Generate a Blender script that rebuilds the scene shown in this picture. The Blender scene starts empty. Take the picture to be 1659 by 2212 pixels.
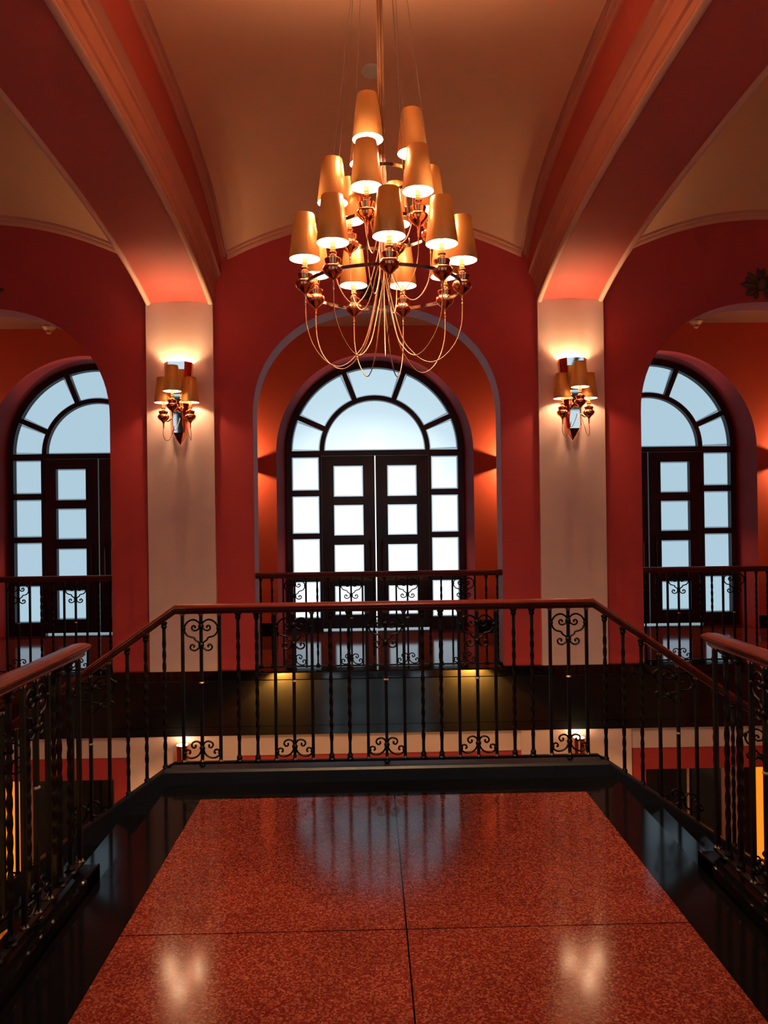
import bpy, math, random
from mathutils import Vector, Matrix

random.seed(7)
S = bpy.context.scene
COL = S.collection
PI = math.pi

# ------------------------------------------------------------------ camera
EYE = 1.55
YAW, PITCH, ROLL = 0.0191, 0.0041, 0.0135
FPX = 1700.0
cd = bpy.data.cameras.new('camera')
cam = bpy.data.objects.new('camera', cd)
COL.objects.link(cam)
cd.sensor_fit = 'VERTICAL'
cd.sensor_height = 36.0
cd.lens = FPX * 36.0 / 2212.0
cd.clip_start = 0.05
cd.clip_end = 300
fwd = Vector((math.sin(YAW) * math.cos(PITCH), math.cos(YAW) * math.cos(PITCH), math.sin(PITCH)))
r0 = Vector((math.cos(YAW), -math.sin(YAW), 0))
u0 = r0.cross(fwd)
rr = r0 * math.cos(ROLL) - u0 * math.sin(ROLL)
uu = u0 * math.cos(ROLL) + r0 * math.sin(ROLL)
m = Matrix(((rr.x, uu.x, -fwd.x, 0), (rr.y, uu.y, -fwd.y, 0), (rr.z, uu.z, -fwd.z, EYE), (0, 0, 0, 1)))
cam.matrix_world = m
S.camera = cam

# ------------------------------------------------------------------ exposure
S.view_settings.view_transform = 'Standard'
S.view_settings.look = 'None'
S.view_settings.exposure = 0.7
S.view_settings.gamma = 1.0
S.view_settings.use_curve_mapping = False

# ------------------------------------------------------------------ sky
SKY = 0.61
W = bpy.data.worlds.new('sky')
S.world = W
W.use_nodes = True
nt = W.node_tree
nt.nodes.clear()
tc = nt.nodes.new('ShaderNodeTexCoord')
dot = nt.nodes.new('ShaderNodeVectorMath'); dot.operation = 'DOT_PRODUCT'
dot.inputs[1].default_value = (0.0, 0.9990, -0.045)
nrm = nt.nodes.new('ShaderNodeVectorMath'); nrm.operation = 'NORMALIZE'
ramp = nt.nodes.new('ShaderNodeValToRGB')
ramp.color_ramp.interpolation = 'EASE'
e = ramp.color_ramp.elements
e[0].position = 0.0; e[0].color = (0.80, 0.95, 1.05, 1)
e[1].position = 1.0; e[1].color = (1.9, 2.0, 2.05, 1)
for p, c in ((0.80, (0.52, 0.68, 0.79)), (0.955, (0.50, 0.68, 0.78)), (0.982, (0.66, 0.84, 0.93)), (0.994, (1.25, 1.4, 1.45))):
    k = e.new(p); k.color = (*c, 1)
bg = nt.nodes.new('ShaderNodeBackground'); bg.inputs[1].default_value = SKY
out = nt.nodes.new('ShaderNodeOutputWorld')
L = nt.links.new
L(tc.outputs['Generated'], nrm.inputs[0]); L(nrm.outputs[0], dot.inputs[0])
L(dot.outputs['Value'], ramp.inputs[0]); L(ramp.outputs[0], bg.inputs[0]); L(bg.outputs[0], out.inputs[0])

# lamp powers (watts) and colours
WARM = (1.0, 0.62, 0.345)
P_CHAND = 27.0
P_SCONCE = 8.5
P_SCONCE_UP = 8.5
P_GALLERY = 64.0
P_LOWER = 16.0
UPCOL = (1.0, 0.68, 0.33)

# ------------------------------------------------------------------ materials
def mat(name, col, rough=0.6, metal=0.0, noise=0.0, nscale=8.0, bump=0.0, bscale=60.0, emit=None, estr=0.0, coat=0.0, spec=0.5, col2=None):
    M = bpy.data.materials.new(name); M.use_nodes = True
    t = M.node_tree; b = t.nodes['Principled BSDF']
    b.inputs['Base Color'].default_value = (*col, 1)
    b.inputs['Roughness'].default_value = rough
    b.inputs['Metallic'].default_value = metal
    b.inputs['Specular IOR Level'].default_value = spec
    b.inputs['Coat Weight'].default_value = coat
    b.inputs['Coat Roughness'].default_value = 0.06
    if emit:
        b.inputs['Emission Color'].default_value = (*emit, 1)
        b.inputs['Emission Strength'].default_value = estr
    if noise or bump:
        c = t.nodes.new('ShaderNodeTexCoord')
    if noise:
        n = t.nodes.new('ShaderNodeTexNoise'); n.inputs['Scale'].default_value = nscale
        n.inputs['Detail'].default_value = 5
        x = t.nodes.new('ShaderNodeMix'); x.data_type = 'RGBA'
        c2 = col2 or tuple(v * (1 - noise) for v in col)
        x.inputs['A'].default_value = (*col, 1); x.inputs['B'].default_value = (*c2, 1)
        t.links.new(c.outputs['Object'], n.inputs['Vector'])
        t.links.new(n.outputs['Fac'], x.inputs['Factor'])
        t.links.new(x.outputs['Result'], b.inputs['Base Color'])
    if bump:
        n2 = t.nodes.new('ShaderNodeTexNoise'); n2.inputs['Scale'].default_value = bscale
        n2.inputs['Detail'].default_value = 3
        bn = t.nodes.new('ShaderNodeBump'); bn.inputs['Strength'].default_value = bump
        bn.inputs['Distance'].default_value = 0.003
        t.links.new(c.outputs['Object'], n2.inputs['Vector'])
        t.links.new(n2.outputs['Fac'], bn.inputs['Height'])
        t.links.new(bn.outputs['Normal'], b.inputs['Normal'])
    return M

def mat_terrazzo(name, base, fleck, rough):
    M = mat(name, base, rough)
    t = M.node_tree; b = t.nodes['Principled BSDF']
    c = t.nodes.new('ShaderNodeTexCoord')
    v = t.nodes.new('ShaderNodeTexVoronoi'); v.inputs['Scale'].default_value = 150
    v.inputs['Randomness'].default_value = 1.0
    s = t.nodes.new('ShaderNodeSeparateColor')
    r = t.nodes.new('ShaderNodeValToRGB'); r.color_ramp.interpolation = 'CONSTANT'
    e = r.color_ramp.elements
    e[0].position = 0; e[0].color = (*base, 1)
    e[1].position = 0.62; e[1].color = (*fleck, 1)
    k = e.new(0.35); k.color = (base[0] * 0.7, base[1] * 0.7, base[2] * 0.7, 1)
    k = e.new(0.93); k.color = (fleck[0] * 1.25, fleck[1] * 1.6, fleck[2] * 1.6, 1)
    n = t.nodes.new('ShaderNodeTexNoise'); n.inputs['Scale'].default_value = 3.0
    x = t.nodes.new('ShaderNodeMix'); x.data_type = 'RGBA'; x.blend_type = 'MULTIPLY'
    x.inputs['Factor'].default_value = 0.5
    for a, bb in ((c.outputs['Object'], v.inputs['Vector']), (v.outputs['Color'], s.inputs[0]), (s.outputs[0], r.inputs[0]),
                  (c.outputs['Object'], n.inputs['Vector']), (r.outputs[0], x.inputs['A']), (n.outputs['Fac'], x.inputs['B']),
                  (x.outputs['Result'], b.inputs['Base Color'])):
        t.links.new(a, bb)
    return M

def mat_glass(name, tint, gloss=0.06):
    M = bpy.data.materials.new(name); M.use_nodes = True
    t = M.node_tree; t.nodes.clear()
    o = t.nodes.new('ShaderNodeOutputMaterial')
    a = t.nodes.new('ShaderNodeBsdfTransparent'); a.inputs[0].default_value = (*tint, 1)
    g = t.nodes.new('ShaderNodeBsdfGlossy'); g.inputs['Roughness'].default_value = 0.05
    x = t.nodes.new('ShaderNodeMixShader'); x.inputs[0].default_value = gloss
    t.links.new(a.outputs[0], x.inputs[1]); t.links.new(g.outputs[0], x.inputs[2]); t.links.new(x.outputs[0], o.inputs[0])
    return M

M_RED = mat('red_paint', (0.56, 0.052, 0.050), 0.65, noise=0.12, nscale=3, bump=0.12, bscale=220)
M_REDV = mat('red_vault_paint', (0.48, 0.080, 0.060), 0.65, noise=0.12, nscale=3, bump=0.12, bscale=220)
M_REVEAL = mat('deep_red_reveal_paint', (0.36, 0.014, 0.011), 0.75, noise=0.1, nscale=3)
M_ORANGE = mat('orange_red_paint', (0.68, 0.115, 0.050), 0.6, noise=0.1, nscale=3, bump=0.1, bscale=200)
M_DAYTINT = mat('daylight_tinted_paint', (0.42, 0.22, 0.24), 0.6, noise=0.06, nscale=3)  # bluish window light on the arch reveals is put into this colour
M_CREAM = mat('cream_paint', (0.86, 0.63, 0.55), 0.7, noise=0.08, nscale=4, bump=0.2, bscale=180)
M_CREAMV = mat('cream_vault_plaster', (0.76, 0.40, 0.235), 0.75, noise=0.08, nscale=3, bump=0.2, bscale=160)
M_ROLL = mat('pale_roll_paint', (0.74, 0.44, 0.33), 0.6, noise=0.08, nscale=6)
M_TAN = mat('tan_moulding_paint', (0.68, 0.30, 0.20), 0.6, noise=0.1, nscale=9)
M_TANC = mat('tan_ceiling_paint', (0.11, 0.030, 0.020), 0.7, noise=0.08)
M_GREY = mat('pale_grey_paint', (0.52, 0.48, 0.46), 0.7, noise=0.08)
M_PINKISH = mat('pinkish_paint', (0.55, 0.30, 0.24), 0.7, noise=0.08)
M_GRANITE = mat('black_granite', (0.0018, 0.0018, 0.0022), 0.11, noise=0.5, nscale=60, col2=(0.004, 0.004, 0.0045), spec=0.20)
M_CURB = mat('black_granite_curb', (0.006, 0.008, 0.011), 0.42, noise=0.5, nscale=60, col2=(0.012, 0.014, 0.018), spec=0.4)
M_SILL = mat('polished_granite_sill', (0.004, 0.004, 0.005), 0.06, noise=0.4, nscale=60, spec=0.9)
M_GRANITEF = mat('black_granite_fascia', (0.004, 0.0045, 0.005), 0.11, noise=0.5, nscale=40, col2=(0.008, 0.009, 0.010), spec=0.6)
M_TERR = mat_terrazzo('red_terrazzo', (0.18, 0.024, 0.0135), (0.26, 0.060, 0.037), 0.115)
M_TERR.node_tree.nodes['Principled BSDF'].inputs['Specular IOR Level'].default_value = 0.36
M_TERR2 = mat('red_polished_tile', (0.10, 0.016, 0.011), 0.08, noise=0.2, nscale=20)
M_STONE = mat('pale_terrace_stone', (0.72, 0.72, 0.70), 0.7, noise=0.1)
M_GROUND = mat('dark_hall_stone', (0.10, 0.06, 0.045), 0.2, noise=0.2)
M_WOOD = mat('dark_door_wood', (0.020, 0.009, 0.007), 0.35, noise=0.4, nscale=12)
M_MAHOG = mat('mahogany', (0.115, 0.014, 0.008), 0.3, noise=0.5, nscale=14, spec=0.35)
M_IRON = mat('black_wrought_iron', (0.0022, 0.0018, 0.0018), 0.5, spec=0.2)
M_DARKBR = mat('dark_bronze_handle', (0.10, 0.06, 0.045), 0.3, metal=0.8)
M_BRASS = mat('pale_brass', (0.75, 0.58, 0.38), 0.3, metal=0.8)
M_COPPER = mat('polished_copper', (0.93, 0.43, 0.22), 0.13, metal=1.0)
M_CHROME = mat('dark_chrome', (0.55, 0.47, 0.43), 0.10, metal=1.0)
M_MIRROR = mat('mirror_facet', (0.85, 0.84, 0.80), 0.03, metal=1.0)
M_COPMIR = mat('copper_mirror', (0.78, 0.34, 0.20), 0.06, metal=1.0)
M_SHADE = mat('gold_satin_fabric', (0.50, 0.215, 0.070), 0.32, metal=0.65, noise=0.15, nscale=90)
def translucent(M, col, fac):
    t = M.node_tree; b = t.nodes['Principled BSDF']; o = t.nodes['Material Output']
    r = t.nodes.new('ShaderNodeBsdfTranslucent'); r.inputs[0].default_value = (*col, 1)
    x = t.nodes.new('ShaderNodeMixShader'); x.inputs[0].default_value = fac
    t.links.new(b.outputs[0], x.inputs[1]); t.links.new(r.outputs[0], x.inputs[2]); t.links.new(x.outputs[0], o.inputs[0])
translucent(M_SHADE, (0.95, 0.50, 0.16), 0.016)
M_LINING = mat('white_shade_lining', (0.9, 0.86, 0.78), 0.6)
translucent(M_LINING, (0.95, 0.80, 0.60), 0.30)
M_SLEEVE = mat('cream_candle_sleeve', (0.55, 0.44, 0.20), 0.5)
M_BULB = mat('glowing_bulb', (1, 1, 1), 0.5, emit=(1.0, 0.80, 0.50), estr=9.0)
def glow_bulb():
    M = bpy.data.materials.new('clear_glowing_bulb'); M.use_nodes = True
    t = M.node_tree; t.nodes.clear()
    o = t.nodes.new('ShaderNodeOutputMaterial'); a = t.nodes.new('ShaderNodeBsdfTransparent')
    e = t.nodes.new('ShaderNodeEmission'); e.inputs[0].default_value = (1, .8, .5, 1); e.inputs[1].default_value = 6.0
    x = t.nodes.new('ShaderNodeAddShader')
    t.links.new(a.outputs[0], x.inputs[0]); t.links.new(e.outputs[0], x.inputs[1]); t.links.new(x.outputs[0], o.inputs[0])
    return M
M_CLEARBULB = glow_bulb()
M_CORD = mat('copper_cord', (0.19, 0.068, 0.026), 0.5)
M_WIRE = mat('steel_wire', (0.07, 0.04, 0.03), 0.5)
M_WHITE = mat('cream_plastic', (0.72, 0.66, 0.52), 0.5)
M_DETECT = mat('detector_plastic', (0.30, 0.15, 0.10), 0.5)
M_BRONZE = mat('dark_bronze_relief', (0.15, 0.075, 0.04), 0.55, metal=0.2, noise=0.3, nscale=20)
M_BLACKL = mat('black_lacquer', (0.010, 0.009, 0.009), 0.25)
M_LITWALL = mat('lit_wall_glow', (0.7, 0.20, 0.02), 0.5, emit=(1.0, 0.23, 0.012), estr=0.75)  # lamplit orange wall; the lamplight is put in as emission
M_PANE = mat_glass('window_pane_glass', (0.90, 0.95, 0.98))
M_BEVEL = mat_glass('bevelled_glass_edge', (0.42, 0.46, 0.50), 0.15)
M_CABGL = mat('cabinet_glass', (0.03, 0.03, 0.035), 0.05)
M_BROWN = mat('brown_counter_top', (0.12, 0.07, 0.04), 0.4, noise=0.2)

# ------------------------------------------------------------------ mesh helpers
class MB:
    def __init__(self): self.v = []; self.f = []; self.mi = []
    def add(self, vs, fs, mi=0):
        o = len(self.v); self.v += [tuple(p) for p in vs]
        for f in fs: self.f.append([i + o for i in f]); self.mi.append(mi)
        return self
    def box(self, x0, x1, y0, y1, z0, z1, mi=0):
        vs = [(x0, y0, z0), (x1, y0, z0), (x1, y1, z0), (x0, y1, z0), (x0, y0, z1), (x1, y0, z1), (x1, y1, z1), (x0, y1, z1)]
        return self.add(vs, [(3, 2, 1, 0), (4, 5, 6, 7), (0, 1, 5, 4), (1, 2, 6, 5), (2, 3, 7, 6), (3, 0, 4, 7)], mi)
    def bbox(self, x0, x1, y0, y1, z0, z1, b=0.006):
        """box with chamfered long edges (rounded look)"""
        pr = [(y0 + b, z0), (y1 - b, z0), (y1, z0 + b), (y1, z1 - b), (y1 - b, z1), (y0 + b, z1), (y0, z1 - b), (y0, z0 + b)]
        n = len(pr)
        vs = [(x0, p[0], p[1]) for p in pr] + [(x1, p[0], p[1]) for p in pr]
        fs = [(i, n + i, n + (i + 1) % n, (i + 1) % n) for i in range(n)] + [tuple(range(n)), tuple(range(2 * n - 1, n - 1, -1))]
        return self.add(vs, fs)
    def lathe(self, prof, n=20, cx=0, cy=0, cz=0, mi=0, cap=True):
        vs = []; fs = []
        for r, z in prof:
            for k in range(n):
                a = 2 * PI * k / n
                vs.append((cx + r * math.cos(a), cy + r * math.sin(a), cz + z))
        for i in range(len(prof) - 1):
            for k in range(n):
                k2 = (k + 1) % n
                fs.append((i * n + k, i * n + k2, (i + 1) * n + k2, (i + 1) * n + k))
        if cap:
            if prof[0][0] > 1e-4: fs.append(tuple(range(n - 1, -1, -1)))
            if prof[-1][0] > 1e-4: fs.append(tuple((len(prof) - 1) * n + k for k in range(n)))
        return self.add(vs, fs, mi)
    def tube(self, pts, r, n=8, closed=False, twist=0.0, square=False):
        pts = [Vector(p) for p in pts]; N = len(pts)
        if square: n = 4
        vs = []; fs = []
        prev = None
        for i, p in enumerate(pts):
            if closed: t = pts[(i + 1) % N] - pts[i - 1]
            elif i == 0: t = pts[1] - p
            elif i == N - 1: t = p - pts[i - 1]
            else: t = pts[i + 1] - pts[i - 1]
            t.normalize()
            if prev is None:
                a = Vector((0, 0, 1)) if abs(t.z) < 0.9 else Vector((1, 0, 0))
                nx = a.cross(t).normalized()
            else:
                nx = (prev - t * prev.dot(t)).normalized()
            prev = nx
            ny = t.cross(nx)
            rad = r[i] if isinstance(r, (list, tuple)) else r
            tw = twist * i
            for k in range(n):
                a = 2 * PI * k / n + tw + (PI / 4 if square else 0)
                q = rad * (1.414 if square else 1)
                vs.append(p + nx * math.cos(a) * q + ny * math.sin(a) * q)
        rng = N if closed else N - 1
        for i in range(rng):
            j = (i + 1) % N
            for k in range(n):
                k2 = (k + 1) % n
                fs.append((i * n + k, i * n + k2, j * n + k2, j * n + k))
        if not closed:
            fs.append(tuple(range(n - 1, -1, -1))); fs.append(tuple((N - 1) * n + k for k in range(n)))
        return self.add(vs, fs)
    def loft(self, A, B, mi=0, closed=False):
        n = len(A); fs = []
        for i in range(n if closed else n - 1):
            j = (i + 1) % n
            fs.append((i, j, n + j, n + i))
        return self.add(list(A) + list(B), fs, mi)
    def grid(self, rows, mi=0, flip=False):
        n = len(rows[0]); vs = [p for r in rows for p in r]; fs = []
        for i in range(len(rows) - 1):
            for k in range(n - 1):
                q = (i * n + k, i * n + k + 1, (i + 1) * n + k + 1, (i + 1) * n + k)
                fs.append(q[::-1] if flip else q)
        return self.add(vs, fs, mi)
    def mesh(self, name, mats, smooth=False, angle=35):
        me = bpy.data.meshes.new(name)
        me.from_pydata(self.v, [], self.f); me.update()
        for mm in (mats if isinstance(mats, (list, tuple)) else [mats]): me.materials.append(mm)
        me.polygons.foreach_set('material_index', self.mi)
        import bmesh
        b = bmesh.new(); b.from_mesh(me)
        bmesh.ops.remove_doubles(b, verts=b.verts, dist=1e-5)
        bmesh.ops.recalc_face_normals(b, faces=b.faces)
        b.to_mesh(me); b.free()
        if smooth:
            me.polygons.foreach_set('use_smooth', [True] * len(me.polygons))
            try: me.set_sharp_from_angle(angle=math.radians(angle))
            except Exception: pass
        return me
    def build(self, name, mats, parent=None, smooth=False, angle=35, loc=None):
        return link(name, self.mesh(name, mats, smooth, angle), parent, loc)

def link(name, me, parent=None, loc=None, rz=0.0):
    o = bpy.data.objects.new(name, me); COL.objects.link(o)
    if parent: o.parent = parent
    if loc: o.location = loc
    if rz: o.rotation_euler.z = rz
    return o

def empty(name, loc=(0, 0, 0), rz=0.0):
    o = bpy.data.objects.new(name, None); COL.objects.link(o)
    o.location = loc; o.rotation_euler.z = rz; o.empty_display_size = 0.1
    return o

def tag(o, label, cat, group=None, kind=None):
    o['label'] = label; o['category'] = cat
    if group: o['group'] = group
    if kind: o['kind'] = kind
    return o

def light(name, parent, loc, power, col=WARM, rad=0.02):
    d = bpy.data.lights.new(name, 'POINT'); d.energy = power; d.color = col; d.shadow_soft_size = rad
    o = bpy.data.objects.new(name, d); COL.objects.link(o); o.parent = parent; o.location = loc
    return o

def catmull(pts, n=6):
    P = [Vector(p) for p in pts]; P = [P[0] * 2 - P[1]] + P + [P[-1] * 2 - P[-2]]
    out = []
    for i in range(1, len(P) - 2):
        a, b, c, d = P[i - 1:i + 3]
        for k in range(n):
            t = k / n
            out.append(0.5 * ((2 * b) + (c - a) * t + (2 * a - 5 * b + 4 * c - d) * t * t + (3 * b - a - 3 * c + d) * t ** 3))
    out.append(P[-2]); return out

# ------------------------------------------------------------------ building dimensions
YW = 7.54                 # far wall of the hall (front face)
YB = -0.54                # near wall behind the viewer
YC = 0.5 * (YW + YB)
BAY = 3.734
CX = 0.09                 # centre of the middle bay
PIL = [CX + BAY * (k - 0.5) for k in (-1, 0, 1, 2)]   # pilaster axes
PH = 0.317                # half width of a pilaster
LX = 0.12                 # landing centre
XS = 7.4                  # hall side walls at +-XS
RA, ZA = 1.19, 2.51        # arcade arch half width and springing
BA, EA = 1.055, 2.15       # arcade arch rise and fullness (slightly flattened crown)
TW = 0.30                 # arcade wall thickness
ZTOP = 5.3
YG = 10.25                # gallery rear wall
YWIN = 10.72              # window plane
ZGC = 4.02                # gallery ceiling
ZL = -3.65                # lower hall floor
BAYS = [CX - BAY, CX, CX + BAY]

def rib_z(y):
    u = y - YC; return EYE + 2.462 - 0.019 * u * u - 2.8e-5 * u ** 6
def edge_z(y):
    u = y - YC; return EYE + 3.135 - 0.018 * u * u - 7.5e-5 * u ** 6

# ------------------------------------------------------------------ arcade wall (far side of the hall)
def arch_outline(cx, r, zs, z0, y, n=40):
    pts = [(cx - r, y, z0), (cx - r, y, zs)]
    for k in range(1, n):
        a = PI - PI * k / n
        b, e = (BA, EA) if zs == ZA else (r, 2.0)
        c, q = math.cos(a), math.sin(a)
        pts.append((cx + r * math.copysign(abs(c) ** (2 / e), c), y, zs + b * q ** (2 / e)))
    return pts + [(cx + r, y, zs), (cx + r, y, z0)]

def arch_face(mb, cx, r, zs, z0, xl, xr, ztop, y, n=40):
    o = arch_outline(cx, r, zs, z0, y, n)
    if cx - r - xl > 1e-4: mb.add([(xl, y, z0), (cx - r, y, z0), (cx - r, y, ztop), (xl, y, ztop)], [(0, 1, 2, 3)])
    if xr - cx - r > 1e-4: mb.add([(cx + r, y, z0), (xr, y, z0), (xr, y, ztop), (cx + r, y, ztop)], [(0, 1, 2, 3)])
    arc = o[1:-1]
    mb.loft(arc, [(p[0], y, ztop) for p in arc])

def arcade(y0, y1, name, label):
    mb = MB()
    for y in (y0, y1):
        for c in BAYS: arch_face(mb, c, RA, ZA, 0.0, c - BAY / 2, c + BAY / 2, ZTOP, y)
        for s in (-1, 1):
            xa = CX + s * 1.5 * BAY
            mb.add([(xa, y, 0), (s * XS, y, 0), (s * XS, y, ZTOP), (xa, y, ZTOP)], [(0, 1, 2, 3)])
    w = mb.build(name, M_RED)
    tag(w, label, 'wall', kind='structure')
    for c in BAYS:
        mb = MB(); mb.loft(arch_outline(c, RA - 0.002, ZA, 0.0, y0), arch_outline(c, RA - 0.002, ZA, 0.0, y1))
        mb.build('arch_reveal', M_DAYTINT, w, smooth=True)
    return w

wall_far = arcade(YW, YW + TW, 'wall_far', 'red painted arcade wall with three round arches facing the landing')
# pilasters on the far wall
for px in PIL[1:3]:
    mb = MB(); mb.box(px - PH, px + PH, YW - 0.04, YW + 0.01, 0.08, EYE + 2.05)
    mb.build('pilaster', M_CREAM, wall_far)
for px in (PIL[0], PIL[3]):
    mb = MB(); mb.box(px - PH, px + PH, YW - 0.04, YW + 0.01, 0.08, EYE + 2.05)
    mb.build('pilaster', M_CREAM, wall_far)

# skirting on the wall between the openings and gallery curb
bb = MB()
xs = [-XS] + [v for c in BAYS for v in (c - RA, c + RA)] + [XS]
for i in range(0, len(xs), 2): bb.box(xs[i] - (.012 if i else 0), xs[i + 1] + (.012 if i < 6 else 0), YW - 0.055, YW + TW + 0.01, 0.0, 0.095)
tag(bb.build('baseboard_far', M_SILL), 'black granite skirting along the foot of the arcade wall', 'skirting', kind='structure')

# polished fascia of the far gallery
mb = MB(); mb.box(-XS, XS, YW - 0.06, YW + 0.2, -0.43, 0.0)
mb.box(-XS, XS, YW - 0.045, YW + 0.2, -0.52, -0.437)
fa = mb.build('trim_1', M_GRANITEF)
tag(fa, 'deep polished black granite band below the far arches', 'fascia', kind='structure')

# gallery floor, ceiling, rear wall
mb = MB(); mb.box(-XS, XS, YW + 0.15, YWIN + 0.12, -0.3, 0.0)
tag(mb.build('floor_gallery', M_TERR2), 'glossy red floor of the gallery behind the arches', 'floor', kind='structure')
for c in BAYS:
    pass
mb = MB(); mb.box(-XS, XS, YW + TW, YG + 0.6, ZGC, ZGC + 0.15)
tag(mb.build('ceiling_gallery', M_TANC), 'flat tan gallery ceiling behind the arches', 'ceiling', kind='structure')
RR, ZR = 1.285, 2.38
mb = MB()
for c in BAYS: arch_face(mb, c, RR, ZR, 0.0, c - BAY / 2, c + BAY / 2, ZGC + 0.1, YG)
for s in (-1, 1):
    xa = CX + s * 1.5 * BAY
    mb.add([(xa, YG, 0), (s * XS, YG, 0), (s * XS, YG, ZGC + .1), (xa, YG, ZGC + .1)], [(0, 1, 2, 3)])
wall_gal = mb.build('wall_gallery', M_ORANGE)
tag(wall_gal, 'orange red rear wall of the gallery around the arched windows', 'wall', kind='structure')
RF, ZF = 1.205, 2.43
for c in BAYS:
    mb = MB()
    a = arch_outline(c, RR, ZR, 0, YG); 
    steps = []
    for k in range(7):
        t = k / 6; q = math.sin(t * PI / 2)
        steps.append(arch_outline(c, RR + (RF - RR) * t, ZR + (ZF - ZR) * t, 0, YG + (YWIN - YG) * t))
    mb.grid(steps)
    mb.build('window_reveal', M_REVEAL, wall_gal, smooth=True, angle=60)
# outer face closing the gallery around windows
mb = MB()
for c in BAYS: arch_face(mb, c, RF, ZF, -0.3, c - BAY / 2, c + BAY / 2, ZTOP, YWIN + 0.02)
for s in (-1, 1):
    xa = CX + s * 1.5 * BAY
    mb.add([(xa, YWIN + .02, -.3), (s * XS, YWIN + .02, -.3), (s * XS, YWIN + .02, ZTOP), (xa, YWIN + .02, ZTOP)], [(0, 1, 2, 3)])
tag(mb.build('wall_outer', M_CREAM), 'outer facade wall holding the arched windows', 'wall', kind='structure')
mb = MB()
for i, (a0, a1) in enumerate([(-XS, BAYS[0] - RR), (BAYS[0] + RR, BAYS[1] - RR), (BAYS[1] + RR, BAYS[2] - RR), (BAYS[2] + RR, XS)]):
    mb.box(a0, a1, YG - 0.03, YG + 0.02, 0, 0.17)
    if i > 0: mb.box(a0 - 0.0, a0 + 0.03, YG, YG + 0.3, 0, 0.17)
tag(mb.build('baseboard_gallery', M_GRANITE), 'black skirting of the gallery rear wall beside the windows', 'skirting', kind='structure')

# ------------------------------------------------------------------ arched windows with double doors
def sector(cx, cz, r1, r2, a1, a2, n):
    ain = [(cx + r1 * math.cos(a1 + (a2 - a1) * k / n), cz + r1 * math.sin(a1 + (a2 - a1) * k / n)) for k in range(n + 1)]
    aou = [(cx + r2 * math.cos(a1 + (a2 - a1) * k / n), cz + r2 * math.sin(a1 + (a2 - a1) * k / n)) for k in range(n + 1)]
    return ain, aou
def slab2(mb, lo, hi, y0, y1, mi=0):
    """two parallel polylines (x,z) -> slab between y0 and y1"""
    n = len(lo)
    A = [(p[0], y0, p[1]) for p in lo]; B = [(p[0], y0, p[1]) for p in hi]
    C = [(p[0], y1, p[1]) for p in lo]; D = [(p[0], y1, p[1]) for p in hi]
    mb.loft(A, B, mi); mb.loft(C, D, mi); mb.loft(A, C, mi); mb.loft(B, D, mi)
    for i in (0, n - 1): mb.add([A[i], B[i], D[i], C[i]], [(0, 1, 2, 3)], mi)
def pane_rect(x0, x1, z0, z1, b=0.018):
    mb = MB()
    y, yb = 0.0, -0.006
    o = [(x0, y, z0), (x1, y, z0), (x1, y, z1), (x0, y, z1)]
    i = [(x0 + b, yb, z0 + b), (x1 - b, yb, z0 + b), (x1 - b, yb, z1 - b), (x0 + b, yb, z1 - b)]
    mb.add(i, [(0, 1, 2, 3)], 0)
    mb.loft(o, i, 1, closed=True)
    return mb
def pane_sector(r1, r2, a1, a2, cz, n=14, b=0.018):
    mb = MB()
    def ring(rr1, rr2, aa1, aa2, y):
        ain, aou = sector(0, cz, rr1, rr2, aa1, aa2, n)
        return [(p[0], y, p[1]) for p in ain] + [(p[0], y, p[1]) for p in reversed(aou)]
    o = ring(r1, r2, a1, a2, 0)
    i = ring(r1 + b, r2 - b, a1 + b / r1, a2 - b / r2, -0.006)
    ain, aou = sector(0, cz, r1 + b, r2 - b, a1 + b / r1, a2 - b / r2, n)
    i = [(p[0], -0.006, p[1]) for p in ain] + [(p[0], -0.006, p[1]) for p in reversed(aou)]
    mb.loft([(p[0], -0.006, p[1]) for p in ain], [(p[0], -0.006, p[1]) for p in aou], 0)
    mb.loft(o, i, 1, closed=True)
    return mb
def pane_half(r, cz, n=28, b=0.018):
    mb = MB()
    o = [(r * math.cos(PI * k / n), 0, cz + r * math.sin(PI * k / n)) for k in range(n + 1)]
    q = r - b
    i = [(q * math.cos(PI * k / n), -0.006, cz + b + (q - b) * math.sin(PI * k / n)) for k in range(n + 1)]
    mb.add(i, [tuple(range(n + 1))], 0)
    mb.loft(o, i, 1, closed=True)
    return mb

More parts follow.
